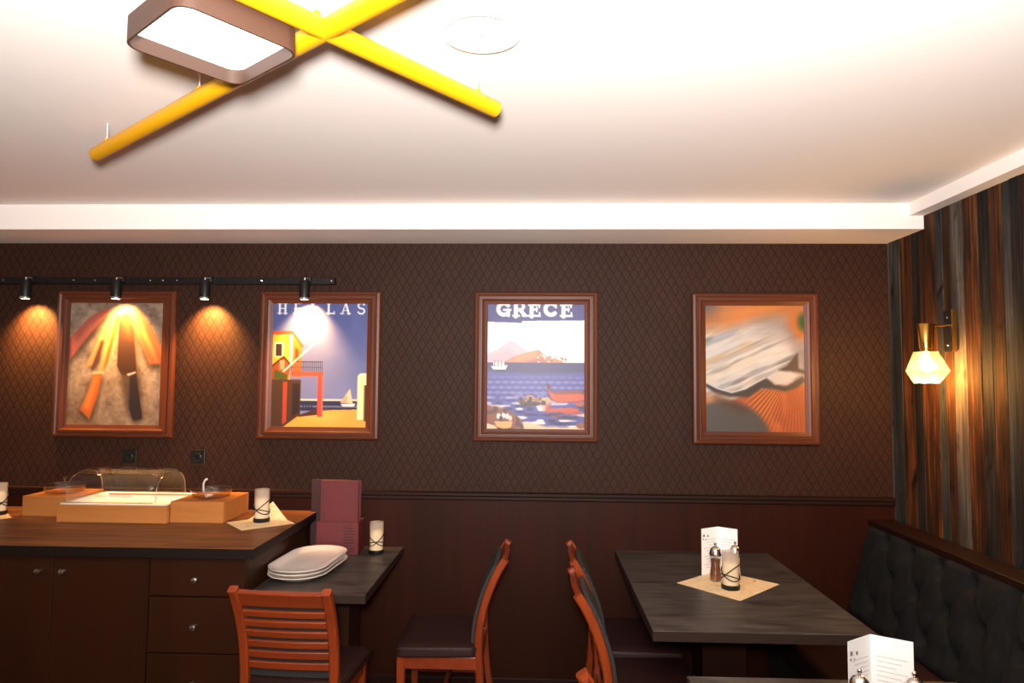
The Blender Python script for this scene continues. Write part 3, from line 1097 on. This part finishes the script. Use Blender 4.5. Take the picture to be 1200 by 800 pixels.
poster_frame('framed picture of wooden and dark knives on a grey surface', -2.320, paint_knives())
poster_frame('framed travel poster lettered HELLAS with a yellow house and balcony', -1.180, paint_hellas())
poster_frame('framed travel poster lettered GRECE with a red boat on blue sea', 0, paint_grece())
poster_frame('framed blurred picture of a pale toothed shape over orange wood', 1.170, paint_blur(), 1.715)

# ------------------------------------------------------------------ track and spotlights
tr = tag(obj('track_rail', box(-3.3, -1.098, 3.655, 3.698, 2.157, 2.193, .002, 1), 'black'), 'black lighting track on the wall above the framed pictures', 'track')
for x in (-2.95, -2.55, -2.43, -2.12, -2.05, -1.97, -1.5, -1.115):
    obj('screw', lathe([(.0045, 0), (.0045, .002), (.002, .003), (0, .003)], 10), 'chrome', tr, (x, 3.655, 2.175), (PI / 2, 0, 0))
GS = 'black spotlights on the wall track'


def spot(label, x, y=3.60, energy=10, tilt=.0):
    t = thing('track_spotlight', label, 'spotlight', (x, y, 2.066), 0, GS)
    obj('adapter', box(-.022, .022, .02, .056, .096, .130, .003), 'black', t)
    obj('stem', lathe([(.005, .10), (.005, .118)], 12), 'chrome', t)
    obj('bracket', sweep([(0, 0, .115), (.012, .02, .117), (.018, .04, .117)], circ(.004, 8)), 'chrome', t)
    obj('housing', lathe([(.024, .004), (.027, .0), (.027, .098), (.024, .103), (0, .103)], 28, cap=False), 'black', t, smooth=True)
    obj('rim', lathe([(.0272, -.002), (.0285, 0), (.0285, .008), (.0272, .010), (.022, .008), (.022, .0)], 28, cap=False), 'chrome', t, smooth=True)
    obj('lens', lathe([(.022, .004), (.0, .002)], 24, cap=False), 'lens', t, smooth=True)
    l_ = lamp('spot_beam', 'SPOT', (0, 0, -.004), (0, .62, -1), energy, (1, .48, .12), spot_size=math.radians(100), spot_blend=.85, shadow_soft_size=.018)
    l_.parent = t
    return t


spot('leftmost of the four black spotlights on the wall track', -2.778, energy=105)
spot('black spotlight right above the framed knife picture', -2.274, energy=105)
spot('black spotlight over bare wallpaper between the two left pictures', -1.786, energy=105)
spot('black spotlight right above the HELLAS poster', -1.242, energy=105)

# ------------------------------------------------------------------ wall sockets
for lab, x, z in (('black square wall socket above the clear food cover', -2.220, 1.209), ('black square wall socket above the right wooden box', -1.840, 1.212)):
    t = thing('wall_socket', lab, 'socket', (x, WB, z - .04), 0, 'black wall sockets')
    obj('cover_plate', box(-.04, .04, -.010, 0, 0, .08, .003), 'blackplastic', t)
    cup = lathe([(.021, 0), (.021, .0035), (.019, .0045), (.018, -.006), (0, -.006)], 24, cap=False)
    s_ = obj('socket_cup', cup, 'blackplastic', t, (0, -.010, .04), (PI / 2, 0, 0), True)
    for sx in (-.0095, .0095):
        obj('contact', lathe([(.0025, 0), (.0025, .002), (0, .002)], 10), 'chrome', s_, (sx, 0, -.006))

# ------------------------------------------------------------------ buffet: wooden boxes, food cover, bowls
tb = thing('food_display', 'bamboo tray box with white tray under a clear rolled cover', 'food display', (-2.06, 3.478, CT))
w, d, h = .545, .365, .084
for s, nm in ((-1, 'front_board'), (1, 'rear_board')):
    obj(nm, box(-w / 2, w / 2, (s * d / 2) - (.014 if s > 0 else 0), (s * d / 2) + (.014 if s < 0 else 0), 0, h, .002, 1), 'bamboo', tb)
for s in (-1, 1):
    obj('side_board', box((s * w / 2) - (.014 if s > 0 else 0), (s * w / 2) + (.014 if s < 0 else 0), -d / 2 + .0142, d / 2 - .0142, 0, h - .0005, .002, 1), 'bamboo', tb)
obj('bottom_board', box(-w / 2 + .014, w / 2 - .014, -d / 2 + .014, d / 2 - .014, .004, .012), 'bamboo', tb)
rings = []
for k, z in ((1.0, h + .001), (1.0, h + .006), (.985, h + .007), (.95, h + .002), (.93, h - .030), (.90, h - .034), (.4, h - .034)):
    rings.append([(x * k if k > .5 else x * k, y * k if k > .5 else y * k, z) for x, y in rrect(w - .008, d - .008, .02, 5)])
obj('white_tray', loft(rings, cap0=False), 'whiteplastic', tb, smooth=True)
# rolled cover: half-round shell closed at both ends
prof = []
N = 22
for k in range(N + 1):
    a = PI * k / N
    cx_, sx_ = math.cos(a), math.sin(a)
    prof.append((-.168 * math.copysign(abs(cx_) ** .75, cx_), .155 * abs(sx_) ** .75))
L0, L1 = -.258, .195
vs, fs = [], []
xs_ = [(L0, .86), (L0 + .006, .93), (L0 + .02, .985), (L0 + .04, 1.0)] + [(L0 + .04 + (L1 - L0 - .08) * k / 4, 1.0) for k in range(1, 5)] + [(L1 - .02, .985), (L1 - .006, .93), (L1, .86)]
for x, k in xs_:
    for y, z in prof:
        vs.append((x, y * k, h + .008 + z * k))
M_ = len(prof)
for i in range(len(xs_) - 1):
    for j in range(M_ - 1):
        a = i * M_ + j
        fs.append((a, a + 1, a + M_ + 1, a + M_))
fs.append(tuple(range(M_)))
fs.append(tuple(range((len(xs_) - 1) * M_, len(xs_) * M_))[::-1])
cov = obj('clear_cover', (vs, [], fs), 'acrylic', tb, smooth=True)
for x, k in ((L0, .86), (L1, .86)):
    obj('cover_rim', sweep([(x, y * k, h + .008 + z * k) for y, z in prof], circ(.0022, 8), (1, 0, 0)), 'acrylicedge', cov, smooth=True)
for y in (-.168, .168):
    obj('cover_rim', sweep([(L0, y, h + .010), (L1, y, h + .010)], circ(.0026, 8)), 'acrylicedge', cov, smooth=True)
obj('cover_grip', box(-.09, .09, -.182, -.166, h + .040, h + .048, .003), 'acrylic', cov)


def wooden_box(name, label, x0, x1, y0, y1, h):
    t = thing(name, label, 'box', ((x0 + x1) / 2, (y0 + y1) / 2, CT), 0, 'bamboo boxes on the buffet')
    a, b = (x1 - x0) / 2, (y1 - y0) / 2
    for s in (-1, 1):
        obj('long_board', box(-a, a, (s * b) - (.013 if s > 0 else 0), (s * b) + (.013 if s < 0 else 0), 0, h, .002, 1), 'bamboo', t)
        obj('end_board', box((s * a) - (.013 if s > 0 else 0), (s * a) + (.013 if s < 0 else 0), -b + .0132, b - .0132, 0, h - .0005, .002, 1), 'bamboo', t)
    obj('lid_board', box(-a + .013, a - .013, -b + .013, b - .013, h - .016, h - .003), 'bamboo', t)
    return t


wooden_box('wooden_box', 'bamboo box left of the clear food cover', -2.605, -2.340, 3.425, 3.672, .102)
wooden_box('wooden_box', 'bamboo box right of the clear food cover', -1.783, -1.520, 3.322, 3.620, .103)


def bowl(label, x, y, z, spoon):
    t = thing('glass_bowl', label, 'bowl', (x, y, z), 0, 'lidded glass bowls on the buffet')
    obj('bowl', lathe([(0, 0), (.075, 0), (.088, .006), (.098, .036), (.100, .040), (.096, .040), (.085, .010), (.073, .004), (0, .004)], 36, cap=False), 'glass', t, smooth=True)
    ld = obj('lid', lathe([(.102, .041), (.102, .046), (.06, .056), (.0, .060)], 36, cap=False), 'glass', t, smooth=True)
    obj('lid_rim', sweep([(.102 * math.cos(2 * PI * k / 40), .102 * math.sin(2 * PI * k / 40), .0435) for k in range(40)], circ(.0022, 6), closed=True), 'acrylicedge', ld, smooth=True)
    obj('lid_knob', lathe([(.006, .059), (.006, .070), (.013, .075), (.013, .083), (.006, .088), (0, .088)], 18), 'glass', ld, smooth=True)
    if spoon:
        s_ = thing('serving_spoon', 'white serving spoon standing in the right glass bowl', 'spoon', (x, y - .03, z + .002))
        obj('handle', sweep(spline([(.0, -.02, .008), (-.002, -.046, .040), (.0, -.058, .075), (.006, -.055, .097), (.016, -.050, .102)], 5), rect(.012, .006, .002), (1, 0, 0)), 'porcelain', s_, smooth=True)
        obj('spoon_bowl', lathe([(0, 0), (.018, .004), (.024, .012), (.022, .012), (.016, .006), (0, .003)], 20, cap=False), 'porcelain', s_, (.0, .0, .004), smooth=True)
    return t


bowl('lidded glass bowl on the left bamboo box', -2.475, 3.55, CT + .099, False)
bowl('lidded glass bowl with a spoon on the right bamboo box', -1.648, 3.465, CT + .100, True)

# ------------------------------------------------------------------ napkins, candles
def napkin(label, pts, z, lift=None):
    """pts: four corners in order near, right, far, left"""
    A, B, C_, D = [Vector((p[0], p[1], 0)) for p in pts]
    nn = 26
    c = sum((A, B, C_, D), Vector()) / 4
    vs, fs = [], []
    for j in range(nn + 1):
        for i in range(nn + 1):
            u, v = i / nn, j / nn
            p = (A * (1 - u) * (1 - v) + B * u * (1 - v) + C_ * u * v + D * (1 - u) * v) - c
            zz = .0012
            if lift:
                k = max(0, (u + v) - lift[0])
                zz += lift[1] * k ** 1.1
                p += Vector((lift[2], lift[3], 0)) * k ** 1.1
            vs.append((p.x, p.y, zz))
    top = len(vs)
    vs += [(x, y, z_ - .0008) for x, y, z_ in vs]
    for j in range(nn):
        for i in range(nn):
            a = j * (nn + 1) + i
            fs.append((a, a + 1, a + nn + 2, a + nn + 1))
            fs.append((top + a, top + a + nn + 1, top + a + nn + 2, top + a + 1))
    for i in range(nn):
        for a, b in ((i, i + 1), (nn * (nn + 1) + i, nn * (nn + 1) + i + 1), (i * (nn + 1), (i + 1) * (nn + 1)), (i * (nn + 1) + nn, (i + 1) * (nn + 1) + nn)):
            fs.append((a, b, top + b, top + a))
    o = obj('paper_napkin', (vs, [], fs), 'napkin', None, (c.x, c.y, z), smooth=True)
    return tag(o, label, 'napkin', 'printed paper napkins')


napkin('cream paper napkin with a raised corner at the right end of the counter', ((-1.362, 3.172), (-1.172, 3.345), (-1.325, 3.52), (-1.515, 3.345)), CT, (1.42, .145, -.02, -.07))
napkin('cream paper napkin lying diagonally on the back dining table', ((.838, 2.868), (1.082, 3.112), (.866, 3.318), (.630, 3.106)), .75)
napkin('cream paper napkin at the left edge of the picture on the counter', ((-2.72, 3.24), (-2.62, 3.38), (-2.80, 3.56), (-2.95, 3.40)), CT)


def candle(label, x, y, z, rz):
    t = thing('candle_glass', label, 'candle', (x, y, z), rz, 'candles in frosted glasses with wire')
    obj('glass_cylinder', lathe([(0, .010), (.0335, .010), (.0355, .013), (.0355, .158), (.0325, .158), (.0325, .016), (0, .016)], 32, cap=False), 'frost', t, smooth=True)
    obj('holder_base', lathe([(0, 0), (.038, 0), (.0395, .003), (.0395, .018), (.0365, .020), (.0365, .008), (0, .008)], 32, cap=False), 'black', t, smooth=True)
    w_ = obj('wax_candle', lathe([(0, .0165), (.030, .0165), (.030, .108), (.026, .112), (0, .108)], 28, cap=False), 'wax', t, smooth=True)
    obj('wick', lathe([(.0015, .108), (.0012, .122)], 8), 'black', w_)
    # wire loops tilted round the glass
    for tilt, ph, zc in ((.72, .3, .072), (-.62, 1.0, .066), (.35, 2.2, .05)):
        pts = [(.0375 * math.cos(2 * PI * k / 40), .0375 * math.sin(2 * PI * k / 40), zc + .0375 * math.tan(tilt) * math.cos(2 * PI * k / 40 + ph)) for k in range(40)]
        obj('wire_loop', sweep(pts, circ(.0025, 6), (0, 0, 1), closed=True), 'black', t, smooth=True)
    return t


cd0 = candle('frosted candle glass on the napkin at the right end of the counter', -1.350, 3.375, CT + .0014, .4)
dup(cd0, 'frosted candle glass at the left edge of the picture on the counter', (-2.752, 3.455, CT + .0014), 1.7)
dup(cd0, 'frosted candle glass on the narrow table beside the burgundy menus', (-.815, 3.545, .75), .9)
dup(cd0, 'frosted candle glass on the napkin of the back dining table', (.846, 3.035, .7514), -.3)

# ------------------------------------------------------------------ plates
GP = 'white oval platters stacked on the narrow table'
for k, (lab, dx, dy, rz) in enumerate((('bottom white oval platter of the stack of three', .006, -.012, -.02), ('middle white oval platter of the stack of three', -.002, .0, .03), ('topmost white oval platter of the stack of three', .0, .004, -.01))):
    rings = []
    for a, b, r_, z in ((.16, .38, .08, 0), (.17, .39, .085, 0), (.20, .42, .1, .006), (.262, .482, .125, .0225), (.270, .490, .13, .0245), (.270, .490, .13, .0275), (.262, .482, .126, .0275), (.235, .455, .115, .0215), (.205, .42, .1, .013), (.17, .385, .085, .009), (.08, .2, .04, .009)):
        rings.append([(x, y, z) for x, y in rrect(a, b, min(r_, a / 2 - .001), 8)])
    o = obj('oval_platter', loft(rings), 'porcelain', None, (-1.058 + dx, 3.222 + dy, .7502 + .0135 * k), (0, 0, rz - .06), True)
    tag(o, lab, 'plate', GP)

# ------------------------------------------------------------------ burgundy menus
mh = thing('menu_holder', 'burgundy cardboard menu holder behind the white platters', 'menu holder', (-1.008, 3.565, .75))
obj('front_panel', box(-.108, .108, -.062, -.057, 0, .162, .001, 1), 'burgundy', mh)
obj('rear_panel', box(-.108, .108, .052, .057, 0, .162, .001, 1), 'burgundy', mh)
for s in (-1, 1):
    obj('side_panel', box(s * .106 - .0025, s * .106 + .0025, -.0568, .0518, 0, .161, .001, 1), 'burgundy', mh)
obj('bottom_panel', box(-.103, .103, -.0565, .0515, 0, .004), 'burgundy', mh)
prn = bmesh.new()
for k in range(9):
    box(.034, .090 - .012 * (k % 3 == 2), -.0628, -.0622, .012 + k * .0145, .018 + k * .0145, 0, bm=prn)
obj('lettering', prn, 'burgundydark', mh)
for k in range(4):
    y = 3.520 + k * .022
    xx = -1.008 + (.004, .0, -.003, .002)[k]
    m = thing('menu_folder', ('foremost of the burgundy menu folders upright in the holder', 'second burgundy menu folder in the holder', 'third burgundy menu folder in the holder', 'rearmost burgundy menu folder in the holder')[k], 'menu', (xx, y, .7545), 0, 'burgundy menu folders')
    hh = .366 - .003 * k
    obj('front_cover', box(-.096, .096, -.0075, -.0045, 0, hh, .0008, 1), 'burgundy', m)
    obj('rear_cover', box(-.096, .096, .0045, .0075, 0, hh, .0008, 1), 'burgundy', m)
    obj('pages', box(-.093, .090, -.0043, .0043, .003, hh - .004), 'burgundydark', m)
    if k == 0:
        fr_ = bmesh.new()
        for a in ((-.086, .086, hh - .012, hh - .0105), (-.086, -.0845, .17, hh - .0105), (.0845, .086, .17, hh - .0105)):
            box(a[0], a[1], -.0079, -.0074, a[2], a[3], 0, bm=fr_)
        obj('embossed_border', fr_, 'burgundydark', m)
m = thing('menu_folder', 'dark burgundy menu folder standing behind the holder by the counter side', 'menu', (-1.092, 3.655, .7502), 0, 'burgundy menu folders')
obj('front_cover', box(-.1, .1, -.010, -.007, 0, .355, .0008, 1), 'burgundydark', m)
obj('rear_cover', box(-.1, .1, .007, .010, 0, .355, .0008, 1), 'burgundydark', m)
obj('pages', box(-.097, .094, -.0065, .0065, .003, .35), 'burgundydark', m)

# ------------------------------------------------------------------ folded white cards and grinders on the tables
def card(label, spine, left, right, z, h=.21):
    t = thing('menu_card', label, 'card', (spine[0], spine[1], z), 0, 'folded white table cards')
    for nm, e in (('left_panel', left), ('right_panel', right)):
        a = Vector((0, 0, 0))
        b = Vector((e[0] - spine[0], e[1] - spine[1], 0))
        nrm = Vector((-b.y, b.x, 0)).normalized() * .0006
        if nm == 'left_panel':
            front = -1 if (nrm.y > 0) else 1
        else:
            front = -1 if (nrm.y > 0) else 1
        p = obj(nm, loft([[tuple(a + nrm + Vector((0, 0, zz))), tuple(b + nrm + Vector((0, 0, zz))), tuple(b - nrm + Vector((0, 0, zz))), tuple(a - nrm + Vector((0, 0, zz)))] for zz in (0, h)]), 'card', t)
        # print: faint lines of text and, on the left panel, small ornaments by the top corner
        fn = nrm.normalized() * front

        def patch(bm, u0, u1, z0, z1):
            q = [a.lerp(b, u0), a.lerp(b, u1)]
            o_ = fn * .00075
            o2 = fn * .0012
            loft([[tuple(q[0] + o_ + Vector((0, 0, zz))), tuple(q[1] + o_ + Vector((0, 0, zz))), tuple(q[1] + o2 + Vector((0, 0, zz))), tuple(q[0] + o2 + Vector((0, 0, zz)))] for zz in (z0, z1)], bm)
        tx = bmesh.new()
        for k in range(11):
            zz = h * .74 - k * h * .06
            patch(tx, .14, .86 - .13 * (k % 3), zz, zz + .0026)
        obj('text_lines', tx, 'inkfaint', p)
        if nm == 'left_panel':
            og = bmesh.new()
            for u, v, s in ((.86, .84, .0055), (.62, .825, .0045), (.9, .77, .003), (.74, .755, .003)):
                patch(og, u - s * 9, u + s * 9, h * v - s, h * v + s)
            obj('ornament', og, 'ink', p)
    return t


card('folded white card standing on the napkin of the back dining table', (.861, 3.292), (.771, 3.236), (.936, 3.236), .7514)
card('folded white card at the bottom edge of the picture on the front table', (.909, 1.925), (.823, 1.866), (.995, 1.872), .75)


def grinder(label, x, y, z, fill):
    t = thing('spice_grinder', label, 'grinder', (x, y, z), 0, 'glass spice grinders')
    obj('glass_body', lathe([(0, 0), (.024, 0), (.026, .004), (.0255, .03), (.021, .062), (.0205, .075), (.024, .100), (.024, .112), (0, .112)], 28, cap=False), 'glass', t, smooth=True)
    obj('contents', lathe([(0, .006), (.0225, .006), (.0225, .03), (.0185, .062), (.018, .075), (.0205, .094), (0, .096)], 24, cap=False), fill, t, smooth=True)
    cap_ = obj('cap', lathe([(.0245, .112), (.0265, .114), (.0265, .122), (.025, .126), (.0235, .136), (.018, .146), (.010, .151), (0, .152)], 28, cap=False), 'chrome', t, smooth=True)
    obj('knob', lathe([(.003, .150), (.003, .156), (.006, .159), (.006, .165), (.003, .168), (0, .168)], 16), 'chrome', cap_, smooth=True)
    return t


grinder('brown pepper grinder before the card on the back dining table', .812, 3.150, .7514, 'pepper')
grinder('pale salt grinder behind the candle on the back dining table', .908, 3.180, .7514, 'salt')
grinder('left of the two grinders before the white card on the front table', .822, 1.800, .75, 'pepper')
grinder('right of the two grinders before the white card on the front table', .952, 1.790, .75, 'salt')

# ------------------------------------------------------------------ sconce on the plank wall
sc_ = thing('wall_sconce', 'brass wall lamp with glowing faceted amber glass shade on the plank wall', 'wall lamp', (1.878, 3.140, 1.785))
obj('backplate', box(-.020, 0, -.032, .032, 0, .188, .002, 1), 'blackplastic', sc_)
obj('plate_edge', box(-.022, -.0005, -.036, -.0325, -.001, .189, .001, 1), 'brass', sc_)
for z in (.03, .152):
    obj('screw', lathe([(.006, 0), (.006, .002), (.003, .004), (0, .004)], 12), 'chrome', sc_, (-.0205, 0, z), (0, -PI / 2, 0))
obj('arm', sweep(spline([(-.018, -.008, .120), (-.05, -.008, .116), (-.09, -.004, .118), (-.135, 0, .120)], 6), circ(.0045, 10)), 'brass', sc_, smooth=True)
sxo = -.118
obj('socket_cup', lathe([(.034, .125), (.036, .122), (.030, .012), (.026, .010), (.026, .0), (.024, .0), (.024, .014), (.028, .018), (.033, .12)], 28, cap=False, c=(sxo, 0, 0)), 'brass', sc_, smooth=True)
obj('lamp_holder', lathe([(0, .11), (.014, .11), (.014, .0), (0, 0)], 18, cap=False, c=(sxo, 0, 0)), 'blackplastic', sc_, smooth=True)
shd = []
for r_, z, ph in ((.050, -.002, 0), (.091, -.088, .5), (.052, -.143, 0)):
    shd.append([(sxo + r_ * math.cos(2 * PI * (k + ph) / 7), r_ * math.sin(2 * PI * (k + ph) / 7), z) for k in range(7)])
t_ = bmesh.new()
V_ = [[t_.verts.new(p) for p in rg] for rg in shd]
for A_, B_ in zip(V_, V_[1:]):
    for k in range(7):
        if A_ is V_[0]:
            t_.faces.new((A_[k], A_[(k + 1) % 7], B_[k]))
            t_.faces.new((A_[(k + 1) % 7], B_[(k + 1) % 7], B_[k]))
        else:
            t_.faces.new((A_[k], A_[(k + 1) % 7], B_[(k + 1) % 7]))
            t_.faces.new((A_[k], B_[(k + 1) % 7], B_[k]))
t_.faces.new(V_[-1])
obj('glass_shade', t_, 'amber', sc_)
obj('bulb', lathe([(.010, 0), (.012, -.02), (.024, -.045), (.028, -.066), (.020, -.086), (0, -.094)], 20, cap=False, c=(sxo, 0, 0)), 'bulb', sc_, smooth=True)
l_ = lamp('sconce_light', 'POINT', (sxo, 0, -.122), None, 19, (1, .52, .17), shadow_soft_size=.02)
l_.parent = sc_

# ------------------------------------------------------------------ ceiling lamp of yellow tubes and square panel
A0, A1 = Vector((-1.562, 2.325, 2.43)), Vector((-.05, 1.158, 2.43))
B0, B1 = Vector((-.122, 1.950, 2.43)), Vector((-1.06, .755, 2.43))
org = Vector((-.515, 1.515, 2.36))
cl = thing('ceiling_lamp', 'ceiling lamp of crossed yellow tubes with a brown square light panel', 'ceiling lamp', org)


def tube(p, q, dz):
    p, q = p - org + Vector((0, 0, dz)), q - org + Vector((0, 0, dz))
    dvec = (q - p).normalized()
    pts = [p + dvec * .0, p + dvec * .004, q - dvec * .004, q]
    tb_ = obj('tube', sweep(pts, circ(.0235, 24)), 'yellow', cl, smooth=True)
    for u in (.05, .40, .62, .95):
        c = p.lerp(q, u)
        obj('stand_off', lathe([(.009, .020), (.009, .030), (.0045, .032), (.0045, .034)], 12, c=tuple(c)), 'yellow', tb_)
        obj('suspension_rod', lathe([(.0016, .034), (.0016, .157 - c.z)], 8, c=tuple(c)), 'paint', tb_)


tube(A0, A1, 0)
tube(B0, B1, 0)
# square housing beside the crossing
ang = math.atan2(-.61, .79)
bc = Vector((-.716, 1.440, 0)) - Vector((org.x, org.y, 0))


def ring2(w_, r_, z):
    out = []
    for x, y in rrect(w_, w_, r_, 6):
        out.append((bc.x + x * math.cos(ang) - y * math.sin(ang), bc.y + x * math.sin(ang) + y * math.cos(ang), z))
    return out


sd = .272
obj('panel_housing', loft([ring2(sd - .010, .034, .034), ring2(sd - .010, .034, .0), ring2(sd, .038, 0), ring2(sd, .038, .056), ring2(.05, .01, .057)], cap0=False), 'lampbrown', cl, smooth=True)
obj('added_uplight', loft([ring2(sd - .06, .020, .0575), ring2(sd - .06, .020, .0600)]), 'led', cl)  # unseen emitter added on the housing top to brighten the ceiling around it
obj('light_panel', loft([ring2(sd - .012, .034, .033), ring2(sd - .012, .034, .038)]), 'led', cl)

# round white ceiling fitting
cf = thing('ceiling_speaker', 'round white flush fitting in the ceiling right of the yellow lamp', 'ceiling fitting', (-.142, 1.672, CZ))
obj('rim', lathe([(.098, 0), (.101, -.004), (.099, -.009), (.092, -.010), (.088, -.006), (.088, 0)], 48, cap=False), 'paint', cf, smooth=True)
obj('grille', lathe([(.088, -.004), (.0, -.0045)], 48, cap=False), 'whiteplastic', cf, smooth=True)
obj('center_dot', lathe([(.006, -.0045), (.006, -.007), (0, -.0075)], 12, cap=False), 'inkfaint', cf)
